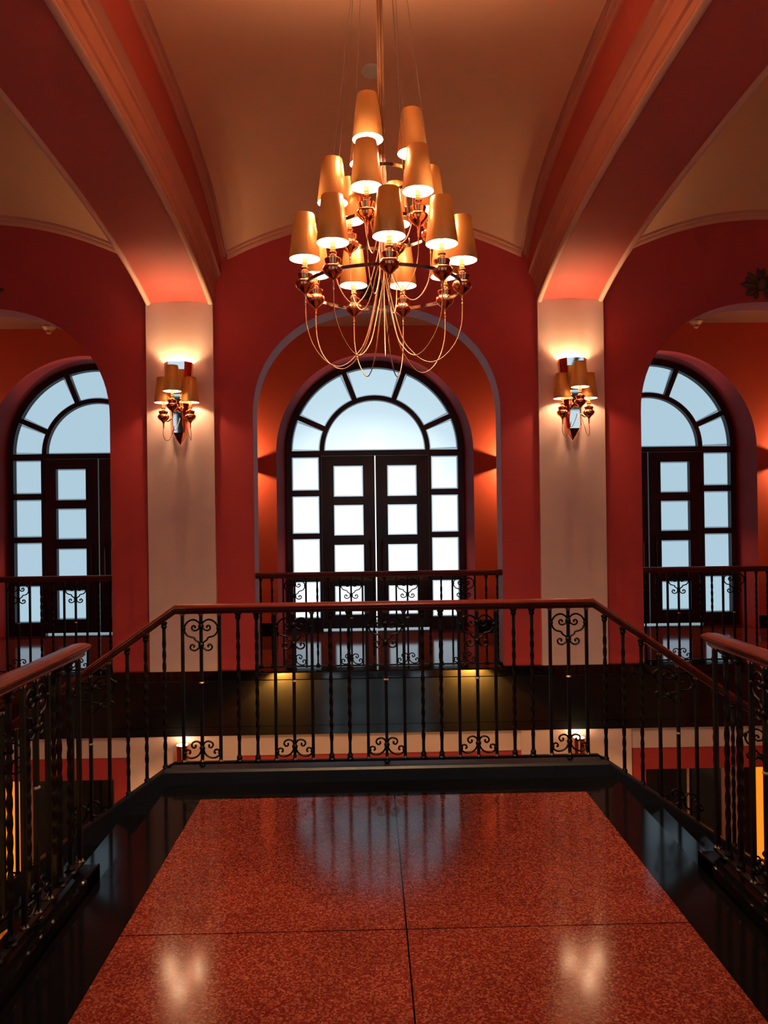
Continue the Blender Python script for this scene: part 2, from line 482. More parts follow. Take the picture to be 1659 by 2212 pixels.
ZSP = ZF                 # springing of the fanlight
R_OUT, R_OG, R_I1, R_I0 = 1.203, 1.128, 0.748, 0.688
SPOKES = [math.radians(v) for v in (24, 69, 111, 156)]
ROWS_S = [(1.90, 2.35), (1.315, 1.82), (0.735, 1.24), (0.165, 0.66)]
ROWS_D = [(1.81, 2.23), (1.283, 1.696), (0.743, 1.156), (0.203, 0.597)]
SX0, SX1 = 0.762, 1.128
DX0, DX1 = 0.165, 0.565
PANES = [M_PANE, M_BEVEL]
win_mesh = {}
def build_window(idx, cx, label_w, label_d, y=YWIN, rz=0.0):
    w = empty('window_%d' % idx, (cx, y, 0), rz); tag(w, label_w, 'window', 'arched windows', kind='structure')
    d = empty('door_%d' % idx, (cx, y, 0), rz); tag(d, label_d, 'door', 'double doors in the arched windows', kind='structure')
    def once(key, fn):
        if key not in win_mesh: win_mesh[key] = fn()
        return win_mesh[key]
    def frame():
        mb = MB()
        a, b = sector(0, ZSP, R_OG, R_OUT, 0, PI, 40); slab2(mb, a, b, -0.05, 0.05)
        for s in (-1, 1): mb.box(min(s * R_OG, s * R_OUT), max(s * R_OG, s * R_OUT), -0.05, 0.05, 0, ZSP)
        return mb.mesh('frame', M_WOOD)
    link('frame', once('frame', frame), w)
    def inner():
        mb = MB(); a, b = sector(0, ZSP, R_I0, R_I1, 0, PI, 36); slab2(mb, a, b, -0.045, 0.045); return mb.mesh('fanlight_ring', M_WOOD)
    link('fanlight_ring', once('inner', inner), w)
    for i, a in enumerate(SPOKES):
        def spoke(a=a):
            mb = MB(); h = 0.034
            c, s = math.cos(a), math.sin(a)
            lo = [(R_I1 * c - 0.01 * c + h * s, ZSP + (R_I1 - 0.01) * s - h * c), ((R_OG + 0.01) * c + h * s, ZSP + (R_OG + .01) * s - h * c)]
            hi = [((R_I1 - .01) * c - h * s, ZSP + (R_I1 - .01) * s + h * c), ((R_OG + .01) * c - h * s, ZSP + (R_OG + .01) * s + h * c)]
            slab2(mb, lo, hi, -0.042, 0.042); return mb.mesh('spoke', M_WOOD)
        link('spoke', once('sp%d' % i, spoke), w)
    def transom():
        mb = MB(); mb.bbox(-R_OG - .01, R_OG + .01, -0.055, 0.05, 2.365, 2.435); return mb.mesh('transom', M_WOOD)
    link('transom', once('tr', transom), w)
    for s in (-1, 1):
        def mull(s=s):
            mb = MB(); mb.box(min(s * .728, s * SX0), max(s * .728, s * SX0), -0.045, 0.05, 0, 2.37); return mb.mesh('mullion', M_WOOD)
        link('mullion', once('mu%d' % s, mull), w)
        zz = [0.0, 0.165, 0.66, 0.735, 1.24, 1.315, 1.82, 1.90, 2.35, 2.37]
        for k in range(0, 10, 2):
            def rail(k=k, s=s):
                mb = MB(); mb.box(min(s * SX0, s * SX1), max(s * SX0, s * SX1), -0.04, 0.045, zz[k], zz[k + 1]); return mb.mesh('glazing_bar', M_WOOD)
            link('glazing_bar', once('gb%d%d' % (s, k), rail), w)
        for k, (z0, z1) in enumerate(ROWS_S):
            link('pane', once('ps%d%d' % (s, k), lambda: pane_rect(min(s * SX0, s * SX1), max(s * SX0, s * SX1), z0, z1).mesh('pane', PANES)), w)
    aa = [0.0] + SPOKES + [PI]
    for i in range(5):
        def ps(i=i):
            a1 = aa[i] + (0.034 / 0.94 if i > 0 else 0.012); a2 = aa[i + 1] - (0.034 / 0.94 if i < 4 else 0.012)
            return pane_sector(R_I1, R_OG, a1, a2, ZSP).mesh('pane', PANES)
        link('pane', once('pf%d' % i, ps), w)
    link('pane', once('ph', lambda: pane_half(R_I0, ZSP + 0.004).mesh('pane', PANES)), w)
    # doors
    for s in (-1, 1):
        def leaf(s=s):
            mb = MB()
            X = lambda a, b: (min(s * a, s * b), max(s * a, s * b))
            mb.box(*X(.007, DX0), -.03, .03, .022, 2.362); mb.box(*X(DX1, .726), -.03, .03, .022, 2.362)
            zz = [.022, .203, .597, .743, 1.156, 1.283, 1.696, 1.81, 2.23, 2.362]
            for k in range(0, 10, 2): mb.box(*X(DX0, DX1), -.03, .03, zz[k], zz[k + 1])
            # raised moulding round every light
            for z0, z1 in ROWS_D:
                t = 0.022
                mb.box(*X(DX0 - t, DX0), -.045, -.03, z0 - t, z1 + t); mb.box(*X(DX1, DX1 + t), -.045, -.03, z0 - t, z1 + t)
                mb.box(*X(DX0, DX1), -.045, -.03, z0 - t, z0); mb.box(*X(DX0, DX1), -.045, -.03, z1, z1 + t)
            return mb.mesh('door_leaf', M_WOOD)
        lf = link('door_leaf', once('lf%d' % s, leaf), d)
        for k, (z0, z1) in enumerate(ROWS_D):
            link('pane', once('pd%d%d' % (s, k), lambda: pane_rect(min(s * DX0, s * DX1), max(s * DX0, s * DX1), z0, z1).mesh('pane', PANES)), lf)
        def hand(s=s):
            mb = MB(); x = s * 0.085
            mb.tube(catmull([(x, -.03, 1.20), (x, -.08, 1.18), (x, -.09, 1.0), (x, -.09, .9), (x, -.08, .72), (x, -.03, .70)], 4), .012, 8); return mb.mesh('door_handle', M_DARKBR, True)
        link('door_handle', once('hd%d' % s, hand), lf)
    return w, d
build_window(1, BAYS[0], 'arched fanlight window cut off by the left arch jamb', 'dark glazed double door under the left arched window')
build_window(2, BAYS[1], 'arched fanlight window seen whole in the middle arch', 'dark glazed double door in the middle of the gallery')
build_window(3, BAYS[2], 'arched fanlight window cut off by the right arch jamb', 'dark glazed double door under the right arched window')

# terrace outside
mb = MB(); mb.box(-XS, XS, YWIN + 0.1, YWIN + 1.1, -0.3, -0.005)
tag(mb.build('ground', M_STONE), 'pale stone balcony slab outside the windows', 'balcony', kind='structure')

# ------------------------------------------------------------------ near wall behind the viewer, side walls
mb = MB()
for c in BAYS:
    arch_face(mb, c, RA if c != CX else 1.2, ZA, 0.0, c - BAY / 2, c + BAY / 2, ZTOP, YB)
for s in (-1, 1):
    xa = CX + s * 1.5 * BAY
    mb.add([(xa, YB, 0), (s * XS, YB, 0), (s * XS, YB, ZTOP), (xa, YB, ZTOP)], [(0, 1, 2, 3)])
arch_face(mb, CX, 0.9 * RF, ZL + .9 * ZF, ZL, -XS, XS, 0, YB)
wn = mb.build('wall_near', M_RED); tag(wn, 'red wall behind the viewer with arched openings', 'wall', kind='structure')
for px in PIL:
    b2 = MB(); b2.box(px - PH, px + PH, YB - .01, YB + .04, 0.0, EYE + 2.05); b2.build('pilaster', M_CREAM, wn)
    b2 = MB(); b2.box(px - 0.53, px + 0.53, YB - .01, YB + .04, ZL, -0.52); b2.build('pilaster', M_CREAM, wn)
# the arches behind: shallow niches glazed in the side bays, the middle one glazed to add daylight
for c in BAYS:
    b2 = MB(); b2.loft(arch_outline(c, RA if c != CX else 1.2, ZA, 0, YB), arch_outline(c, RA if c != CX else 1.2, ZA, 0, YB - .6))
    b2.build('arch_reveal', M_DAYTINT, wn, smooth=True)
build_window(4, BAYS[0], 'arched window in the wall behind the viewer, left bay', 'glazed double door behind the viewer, left bay', y=YB - 0.55, rz=PI)
build_window(5, BAYS[2], 'arched window in the wall behind the viewer, right bay', 'glazed double door behind the viewer, right bay', y=YB - 0.55, rz=PI)
build_window(6, BAYS[1], 'arched window added right behind the viewer for frontal daylight', 'glazed double door added right behind the viewer for frontal daylight', y=YB - 0.55, rz=PI)  # unseen middle window, added as frontal daylight fill
w7, d7 = build_window(7, CX, 'arched entrance window on the lower level below the viewer', 'glazed entrance door on the lower level below the viewer', y=YB, rz=PI)
for o in (w7, d7): o.location.z = ZL; o.scale = (.9, .9, .9)
for s in (-1, 1):
    mb = MB(); mb.add([(s * XS, YB - 1, ZL), (s * XS, YWIN + .1, ZL), (s * XS, YWIN + .1, ZTOP), (s * XS, YB - 1, ZTOP)], [(0, 1, 2, 3)])
    tag(mb.build('wall_left' if s < 0 else 'wall_right', M_RED), 'red side wall at the %s end of the hall' % ('left' if s < 0 else 'right'), 'wall', kind='structure')

# ------------------------------------------------------------------ vaulted ceiling with ribs
NY = 44
ys = [YB - 0.02 + (YW + 0.03 - YB) * k / NY for k in range(NY + 1)]
PE = 1.395               # half width of a vault panel
ceil = empty('ceiling', (0, 0, 0)); tag(ceil, 'cream vaulted ceiling divided by curved red ribs', 'ceiling', kind='structure')
for c in BAYS:
    rows = []
    for y in ys:
        rows.append([(c + PE * t / 12, y, edge_z(y) + 0.35 * (1 - (t / 12) ** 2)) for t in range(-12, 13)])
    MB().grid(rows).build('vault_panel', M_CREAMV, ceil, smooth=True, angle=80)
    # thin moulding along the panel edges and where it meets the wall
    for s in (-1, 1):
        prof = [(0.012, 0.015), (-0.028, 0.006), (-0.034, -0.022), (-0.058, -0.030), (-0.062, -0.058), (-0.075, -0.062)]
        rows = [[(c + s * (PE - p[0]), y, edge_z(y) + p[1] * 1.0) for p in prof] for y in ys]
        MB().grid(rows).build('panel_moulding', M_TAN, ceil, smooth=True, angle=50)
    for yw, sg in ((YW, -1), (YB, 1)):
        arc = [t / 16 for t in range(-16, 17)]
        prof = [(0.05, 0.03), (0.05, 0.0), (0.03, -0.012), (0.03, -0.028), (0.012, -0.05), (0.0, -0.052)]
        rows = [[(c + PE * t * 1.01, yw + sg * p[0], edge_z(yw) + 0.35 * (1 - t * t) + p[1]) for p in prof] for t in arc]
        MB().grid(rows).build('wall_moulding', M_TAN, ceil, smooth=True, angle=50)
for px in PIL:
    # red soffit
    rows = [[(px + t * (PH - 0.045), y, rib_z(y) + 0.012 * (1 - t * t)) for t in (-1, -.5, 0, .5, 1)] for y in ys]
    MB().grid(rows).build('rib_soffit', M_REDV, ceil, smooth=True, angle=80)
    for s in (-1, 1):
        # roll moulding at the rib edge
        rows = []
        for y in ys:
            row = []
            for k in range(9):
                a = PI * 1.0 - PI * 1.45 * k / 8
                a = PI - (PI * 1.4) * k / 8
                row.append((px + s * (PH - 0.022 + 0.026 * math.cos(a)), y, rib_z(y) + 0.004 - 0.026 * math.sin(a)))
            rows.append(row)
        MB().grid(rows).build('rib_roll', M_ROLL, ceil, smooth=True, angle=80)
        # moulded side strip above the roll
        prof = [(0.004, 0.012), (0.0, 0.07), (0.012, 0.085), (0.018, 0.20), (0.030, 0.21), (0.034, 0.235), (0.05, 0.25), (0.07, 0.285), (0.075, 0.288)]
        rows = [[(px + s * (PH + p[0]), y, rib_z(y) + p[1]) for p in prof] for y in ys]
        MB().grid(rows).build('rib_side', M_TAN, ceil, smooth=True, angle=30)
        # red band up to the panel moulding
        xb = BAY / 2 - PE
        rows = [[(px + s * (PH + 0.075), y, rib_z(y) + 0.286), (px + s * (xb + 0.078 - 0.153), y, edge_z(y) - 0.060)] for y in ys]
        MB().grid(rows).build('rib_band', M_REDV, ceil, smooth=True, angle=80)
    for ye in (YW - 0.001, YB + 0.001):
        pass
# roof plate closing the space above
mb = MB(); mb.box(-XS, XS, YB - 1, YWIN + .1, ZTOP, ZTOP + .1)
tag(mb.build('roof', M_CREAM), 'roof slab above the vaults', 'roof', kind='structure')

# ------------------------------------------------------------------ landing
YE = 4.60                 # front face of the curb at the landing's far end
HW = 1.28                 # half width of the landing
NS = 3.45                 # near side of the stair openings
mb = MB(); mb.box(LX - HW - 0.02, LX + HW + 0.02, YB, YE, -0.28, -0.004)
fl = mb.build('floor', M_GRANITE); tag(fl, 'black polished granite landing floor with red terrazzo panels', 'floor', kind='structure')
rx0, rx1, ry1 = LX - 1.066, LX + 1.066, 4.355
xj = [rx0, LX, rx1]; yj = [YB, 0.75, 2.95, ry1]
for i in range(2):
    for j in range(3):
        g = 0.003
        b2 = MB(); b2.box(xj[i] + (g if i else 0), xj[i + 1] - (0 if i else g), yj[j] + g, yj[j + 1] - (g if j < 2 else 0), -0.02, 0.0)
        b2.build('terrazzo_slab', M_TERR, fl)
b2 = MB()
b2.box(LX - HW - .02, rx0 - .0015, YB, YE, -0.02, 0.0); b2.build('border_slab', M_GRANITE, fl)
b2 = MB(); b2.box(rx1 + .0015, LX + HW + .02, YB, YE, -0.02, 0.0); b2.build('border_slab', M_GRANITE, fl)
b2 = MB(); b2.box(rx0, rx1, ry1 + .0015, YE, -0.02, 0.0); b2.build('border_slab', M_GRANITE, fl)

# stairs, curbs
RISE, GO, NST = 0.17, 0.245, 20
SL = RISE / GO
CW = 0.15                 # curb width
CH = 0.08
def sweep_xz(mb, path, y0, y1, dz0, dz1, ch=0.012):
    """slab swept in the xz plane along path, vertical extent dz0..dz1 around the path, y0..y1, chamfered upper edges"""
    prof = [(y0, dz0), (y0, dz1 - ch), (y0 + ch, dz1), (y1 - ch, dz1), (y1, dz1 - ch), (y1, dz0)]
    rows = [[(x, q[0], z + q[1]) for q in prof] for x, z in path]
    n = len(prof)
    for i in range(len(rows) - 1):
        mb.loft(rows[i], rows[i + 1], closed=True)
    mb.add(rows[0], [tuple(range(n))]); mb.add(rows[-1], [tuple(range(n))])
SLEN = 4.9
XC = LX - 0.03
CR = 1.30                 # where the far curb breaks into the stair slope
path_far = [(XC - CR - SLEN, -SLEN * SL), (XC - CR, 0), (XC - CR + 0.03, 0.012), (XC + CR - 0.03, 0.012), (XC + CR, 0), (XC + CR + SLEN, -SLEN * SL)]
path_far = [(XC - CR - SLEN, -SLEN * SL), (XC - CR, 0), (XC + CR, 0), (XC + CR + SLEN, -SLEN * SL)]
mb = MB(); sweep_xz(mb, path_far, YE, YE + CW, -0.35, CH)
tag(mb.build('trim_2', M_CURB), 'black granite curb carrying the far railing and its stair strings', 'curb', kind='structure')
for s, nm in ((-1, 'left'), (1, 'right')):
    st = empty('staircase', (LX + s * HW, 0, 0))
    tag(st, 'black granite stair descending to the %s from the landing' % nm, 'staircase', 'stairs beside the landing')
    for k in range(NST):
        b2 = MB()
        x0 = s * (0.02 + GO * k); x1 = s * (0.02 + GO * (k + 1) + 0.02)
        b2.box(min(x0, x1), max(x0, x1), NS + 0.0, YE, -RISE * (k + 1) - 0.05, -RISE * (k + 1))
        b2.box(min(x0, x0 + s * 0.02), max(x0, x0 + s * 0.02), NS, YE, -RISE * (k + 2) , -RISE * (k + 1) + RISE * 0 - 0.05) if k else None
        b2.build('step', M_GRANITE, st)
    # sloping soffit
    b2 = MB()
    pth = [(s * 0.0, -0.30), (s * SLEN, -0.30 - SLEN * SL)]
    sweep_xz(b2, pth, NS - 0.0, YE, -0.12, 0.0, 0.001); b2.build('stair_slab', M_CREAM, st)
    # near curb: level along the landing edge, then down the stair
    b2 = MB()
    x0 = s * 0.03
    b2.box(min(x0, x0 + s * CW), max(x0, x0 + s * CW), YB + .02, NS, -0.28, 0.05)
    sweep_xz(b2, [(s * 0.03, -0.02), (s * (0.03 + SLEN), -0.02 - SLEN * SL)], NS - CW, NS, -0.35, CH)
    b2.build('trim_%d' % (3 if s < 0 else 4), M_GRANITE, None, loc=(LX + s * HW, 0, 0))
    tag(bpy.data.objects['trim_%d' % (3 if s < 0 else 4)], 'black granite curb under the railing on the %s side of the landing' % nm, 'curb', kind='structure')

# ------------------------------------------------------------------ wrought-iron balustrades
SP = 0.109
U = 0.000548
TOPZ, RAILH, BOTZ = 1.04, 0.056, 0.104
ZU = TOPZ - RAILH         # underside of the handrail
def bar_straight():
    mb = MB(); mb.tube([(0, 0, BOTZ), (0, 0, ZU)], 0.0088, square=True)
    return mb.mesh('baluster', M_IRON)
def bar_twist():
    mb = MB(); N = 40
    pts = [(0, 0, BOTZ + (ZU - BOTZ) * k / N) for k in range(N + 1)]
    b = MB()
    vs = []; fs = []
    for k in range(N + 1):
        z = pts[k][2]; t = k / N
        ang = PI / 4 + (min(max(t, .12), .88) - .12) / .76 * PI * 5
        for q in range(4):
            a = ang + q * PI / 2
            vs.append((0.0118 * math.cos(a), 0.0118 * math.sin(a), z))
    for k in range(N):
        for q in range(4):
            q2 = (q + 1) % 4
            fs.append((k * 4 + q, k * 4 + q2, k * 4 + 4 + q2, k * 4 + 4 + q))
    mb.add(vs, fs)
    for zb, d in ((BOTZ, 1), (ZU, -1)):
        mb.lathe([(0.019, zb), (0.021, zb + d * .008), (0.014, zb + d * .016), (0.018, zb + d * .026), (0.013, zb + d * .036), (0.009, zb + d * .045)], 10)
    return mb.mesh('baluster', M_IRON, True)
def cap(d):
    mb = MB()
    mb.lathe([(0.016, 0), (0.017, d * .004), (0.012, d * .010), (0.0125, d * .014)], 4)
    return mb.mesh('cap', M_BRASS)
def collar():
    mb = MB(); mb.lathe([(0.0125, -.006), (0.016, 0), (0.0125, .006)], 8); return mb.mesh('collar', M_BRASS)
def scroll(parts, collars, name):
    mb = MB()
    for s in (-1, 1):
        for pts in parts:
            P = catmull([(s * p[0] * U, 0, p[1] * U) for p in pts], 5)
            n = len(P)
            mb.tube(P, [0.0056] * (n - 4) + [0.006, 0.0068, 0.0062, 0.005], 6)
        for c, r in collars:
            if s < 0 and abs(c[0]) < 1: continue
            b = r * U
            pr = [(b * math.sin(PI * k / 6), -b * math.cos(PI * k / 6)) for k in range(7)]
            mb.lathe(pr, 8, s * c[0] * U, 0, c[1] * U)
    return mb.mesh(name, M_IRON, True, 60)
HEART = scroll([[(5, -120), (25, -95), (58, -72), (98, -68), (143, -90), (173, -130), (181, -165), (168, -210), (133, -245), (78, -260), (63, -285), (28, -310), (3, -340)],
                [(3, -140), (28, -168), (63, -185), (93, -172), (98, -145), (80, -130), (62, -140), (68, -157)],
                [(3, -345), (28, -375), (63, -398), (103, -390), (118, -360), (98, -335), (73, -345), (82, -366)]],
               [((0, -138), 32), ((0, -342), 32), ((187, -162), 24)], 'heart_scroll')
FOOTS = scroll([[(5, 155), (25, 200), (60, 217), (100, 205), (115, 175), (95, 148), (70, 160), (76, 182)],
                [(8, 130), (35, 75), (80, 45), (130, 38), (175, 60), (188, 95), (165, 125), (135, 120), (128, 95), (146, 88)]],
               [((0, 142), 32), ((190, 90), 24)], 'base_scroll')
BAR, TWI, CAPB, CAPT, COLR = bar_straight(), bar_twist(), cap(1), cap(-1), collar()
mb = MB(); mb.lathe([(0.008, BOTZ), (0.008, BOTZ - .004), (0.018, BOTZ - .010), (0.020, BOTZ - .016), (0.012, BOTZ - .022), (0.012, BOTZ - .026)], 10)
FOOT = mb.mesh('foot', M_IRON, True)

HALF = [(0.020, 0), (0.024, 0.006), (0.021, 0.011), (0.031, 0.020), (0.031, 0.025), (0.041, 0.033), (0.042, 0.041), (0.034, 0.049), (0.018, 0.055), (0, 0.0565)]
RPROF = HALF[:-1] + [(0, 0.0565)] + [(-p[0], p[1]) for p in reversed(HALF[:-1])]
def sweep_rail(path, prof):
    P = [Vector(p) for p in path]; rows = []
    for i, p in enumerate(P):
        ds = []
        if i > 0: ds.append((P[i] - P[i - 1]))
        if i < len(P) - 1: ds.append((P[i + 1] - P[i]))
        ns = []
        for d in ds:
            h = Vector((d.x, d.y, 0)).normalized(); ns.append(Vector((h.y, -h.x, 0)))
        n = ns[0] if len(ns) == 1 else (ns[0] + ns[1]).normalized()
        k = 1.0 / max(0.3, n.dot(ns[0]))
        rows.append([p + n * (a * k) + Vector((0, 0, b)) for a, b in prof])
    mb = MB(); n = len(prof)
    for i in range(len(rows) - 1): mb.loft(rows[i], rows[i + 1], closed=True)
    mb.add(rows[0], [tuple(range(n))]); mb.add(rows[-1], [tuple(range(n))])
    return mb

def place_bars(root, spots):
    """spots: list of (kind, x, y, dz, rz, slope) ; kind in s,c,t,F"""
    for kind, x, y, dz, rz, sl in spots:
        if kind == 't':
            link('baluster', TWI, root, (x, y, dz), rz)
        else:
            b = link('baluster', BAR, root, (x, y, dz), rz)
            link('cap', CAPB, b, (0, 0, BOTZ + 0.006)); link('cap', CAPT, b, (0, 0, ZU - 0.001))
            if kind in 'cF': link('collar', COLR, b, (0, 0, 0.575))
        if kind in 'cF':
            h = link('heart_scroll', HEART, root, (x, y, dz + ZU), rz)
            g = link('base_scroll', FOOTS, root, (x, y, dz + BOTZ + 0.006), rz)
            if sl:
                for o in (h, g):
                    c, s = math.cos(rz), math.sin(rz)
                    o.matrix_local = Matrix(((c, -s, 0, x), (s, c, 0, y), (sl, 0, 1, o.location.z), (0, 0, 0, 1)))
        if kind == 'F': link('foot', FOOT, root, (x, y, dz))
def pattern(k):
    q = k % 5
    return {0: 'c', 1: 's', 4: 's'}.get(q, 't')

# --- railing at the far end of the landing, going down both stairs
XR = LX - 0.032
YR = YE + 0.075
BRK = 1.238
bal = empty('landing_balustrade', (XR, YR, 0))
tag(bal, 'wrought-iron railing with mahogany handrail across the far end of the landing', 'railing')
DOWN = 2.6
pth = [(-BRK - DOWN, 0, ZU - DOWN * SL), (-BRK, 0, ZU), (BRK, 0, ZU), (BRK + DOWN, 0, ZU - DOWN * SL)]
sweep_rail(pth, RPROF).build('handrail', M_MAHOG, bal, smooth=True, angle=28)
pb = [(-BRK - .02 - DOWN, 0, BOTZ - .008 - DOWN * SL), (-BRK - .02, 0, BOTZ - .008), (BRK + .02, 0, BOTZ - .008), (BRK + .02 + DOWN, 0, BOTZ - .008 - DOWN * SL)]
sweep_rail(pb, [(.012, 0), (.012, .014), (-.012, .014), (-.012, 0)]).build('bottom_rail', M_IRON, bal)
spots = []
for k in range(-11, 12):
    kd = pattern(k)
    if kd == 'c' and k % 10 == 0: kd = 'F'
    spots.append((kd, k * SP, 0, 0, 0, 0))
for s in (-1, 1):
    for j in range(1, 23):
        x = s * (1.199 + j * SP)
        kd = ('t', 't', 't', 's', 'c', 's', 't', 't', 's', 'c', 's', 't', 't', 's', 'c', 's', 't', 't', 's', 'c', 's', 't')[j - 1]
        if kd == 'c': kd = 'F'
        spots.append((kd, x, 0, -(abs(x) - BRK) * SL, 0, -s * SL))
place_bars(bal, spots)

# --- railings beside the landing, turning down the near side of the stairs
for s, nm in ((-1, 'left'), (1, 'right')):
    X0 = LX + s * (HW + 0.03 + 0.06)
    YN = NS - 0.06
    b = empty('side_balustrade', (X0, YN, 0))
    tag(b, 'wrought-iron railing with glossy mahogany handrail along the landing\'s %s edge' % nm, 'railing', 'railings along the landing sides')
    zz = -0.02
    pth = [(0, YB + 0.02 - YN, ZU + zz), (0, 0, ZU + zz), (s * DOWN, 0, ZU + zz - DOWN * SL)]
    sweep_rail(pth, RPROF).build('handrail', M_MAHOG, b, smooth=True, angle=28)
    pth = [(0, YB + 0.02 - YN, BOTZ + zz - .008), (0, 0, BOTZ + zz - .008), (s * DOWN, 0, BOTZ + zz - .008 - DOWN * SL)]
    sweep_rail(pth, [(.012, 0), (.012, .014), (-.012, .014), (-.012, 0)]).build('bottom_rail', M_IRON, b)
    spots = [('s', 0, -0.005, zz, 0, 0)]
    seq = 'ttscsttscsttscsttscsttscsttscsttscs'
    for j, kd in enumerate(seq):
        y = -(j + 1) * SP
        if y + YN < YB + 0.1: break
        spots.append(('F' if kd == 'c' else kd, 0, y, zz, PI / 2, 0))
    for j in range(1, 22):
        kd = 'ttscsttscsttscsttscstt'[j - 1]
        x = s * j * SP
        spots.append(('F' if kd == 'c' else kd, x, 0, zz - abs(x) * SL, 0, -s * SL))
    place_bars(b, spots)

# --- low railings in the three arches
for c, nm in zip(BAYS, ('left', 'middle', 'right')):
    yb = YW + 0.075
    b = empty('gallery_balustrade', (c, yb, 0))
    tag(b, 'wrought-iron railing with mahogany handrail closing the %s arch' % nm, 'railing', 'railings in the arches')
    cb = MB(); cb.bbox(-RA, RA, -0.135, 0.09, 0.0, 0.075, 0.008); cb.build('curb', M_SILL, b)
    e = 1.197
    sweep_rail([(-e, 0, ZU - .03), (e, 0, ZU - .03)], RPROF).build('handrail', M_MAHOG, b, smooth=True, angle=28)
    sweep_rail([(-e + .01, 0, BOTZ - .008), (e - .01, 0, BOTZ - .008)], [(.012, 0), (.012, .014), (-.012, .014), (-.012, 0)]).build('bottom_rail', M_IRON, b)
    spots = []
    for k in range(-10, 11):
        kd = pattern(k - 3) if k <= 0 else pattern(-k - 3)
        # four scroll motifs at +-2.5 and +-7.5 steps
        x = (k) * SP
        spots.append((k, x))
    fin = []
    for i in range(-11, 11):
        x = (i + 0.5) * SP
        q = int(abs(i + 0.5) - 0.5)        # 0,1,2,...
        kd = 'tscsttscstt'[q] if q < 11 else 't'
        kd = {0: 't', 1: 's', 2: 'c', 3: 's', 4: 't', 5: 't', 6: 's', 7: 'c', 8: 's', 9: 't', 10: 't'}[q]
        fin.append(('F' if kd == 'c' else kd, x, 0, -0.015, 0, 0))
    place_bars(b, fin)

# ------------------------------------------------------------------ lamps: shared pieces
def shade_mesh(rt, rb, h, name='shade'):
    mb = MB(); n = 28
    prof = [(rb, 0), (rb + .0012, .002), (rt + .0012, h - .002), (rt, h)]
    vs = []; 
    mb.lathe(prof, n, cap=False)
    mb.lathe([(rb, 0), (rb + .0012, -.0)], n, cap=False)
    return mb.mesh(name, M_SHADE, True, 60)
def lining_mesh(rt, rb, h):
    mb = MB(); mb.lathe([(rb - .0006, .0005), (rt - .0006, h - .0005)], 28, cap=False); return mb.mesh('lining', M_LINING, True, 60)
def urn_prof(k=1.0):
    p = [(0.0, -.225), (0.004, -.225), (0.0055, -.218), (0.004, -.212), (0.0062, -.208), (0.0062, -.196), (0.005, -.192), (0.0072, -.182), (0.010, -.172),
         (0.022, -.158), (0.035, -.146), (0.043, -.132), (0.0445, -.122), (0.042, -.112), (0.034, -.105), (0.030, -.102), (0.030, -.098), (0.033, -.092), (0.0345, -.083),
         (0.036, -.080), (0.036, -.076), (0.028, -.072), (0.020, -.066), (0.014, -.060), (0.013, -.054), (0.0175, -.050), (0.0175, -.044), (0.013, -.040), (0.013, -.036), (0.0, -.036)]
    return [(r * k * (1.12 if r > .01 else 1.0), z * k) for r, z in p]
def sleeve_prof(k=1.0):
    p = [(0.0, -.037), (0.0125, -.037), (0.0125, -.022), (0.014, -.021), (0.014, -.017), (0.0118, -.016), (0.0118, -.003), (0.0132, -.002), (0.0132, .003), (0.011, .004), (0.011, .03), (0.0, .03)]
    return [(r * k, z * k) for r, z in p]
def bulb_prof(k=1.0):
    p = [(0.0, .03), (0.008, .032), (0.014, .045), (0.0165, .058), (0.012, .072), (0.0, .085)]
    return [(r * k, z * k) for r, z in p]
def lamp_set(k):
    u = MB().lathe(urn_prof(k), 24, cap=False).mesh('urn', M_COPPER, True, 40)
    s = MB().lathe(sleeve_prof(k), 14, cap=False).mesh('candle_sleeve', M_SLEEVE, True, 40)
    b = MB().lathe(bulb_prof(k), 12, cap=False).mesh('bulb', M_CLEARBULB, True, 80)
    sh = shade_mesh(0.0505 * k, 0.076 * k, 0.22 * k); li = lining_mesh(0.0505 * k, 0.076 * k, 0.22 * k)
    return u, s, b, sh, li
def add_lamp(parent, ms, x, y, z, power, k=1.0):
    u, s, b, sh, li = ms
    l = link('urn', u, parent, (x, y, z))
    link('candle_sleeve', s, l); link('bulb', b, l); link('shade', sh, l); link('lining', li, l)
    light('lamp_light', l, (0, 0, 0.044 * k), power * .58, WARM, 0.022)
    light('lamp_light', l, (0, 0, 0.13 * k), power * .42, WARM, 0.022)
    return l

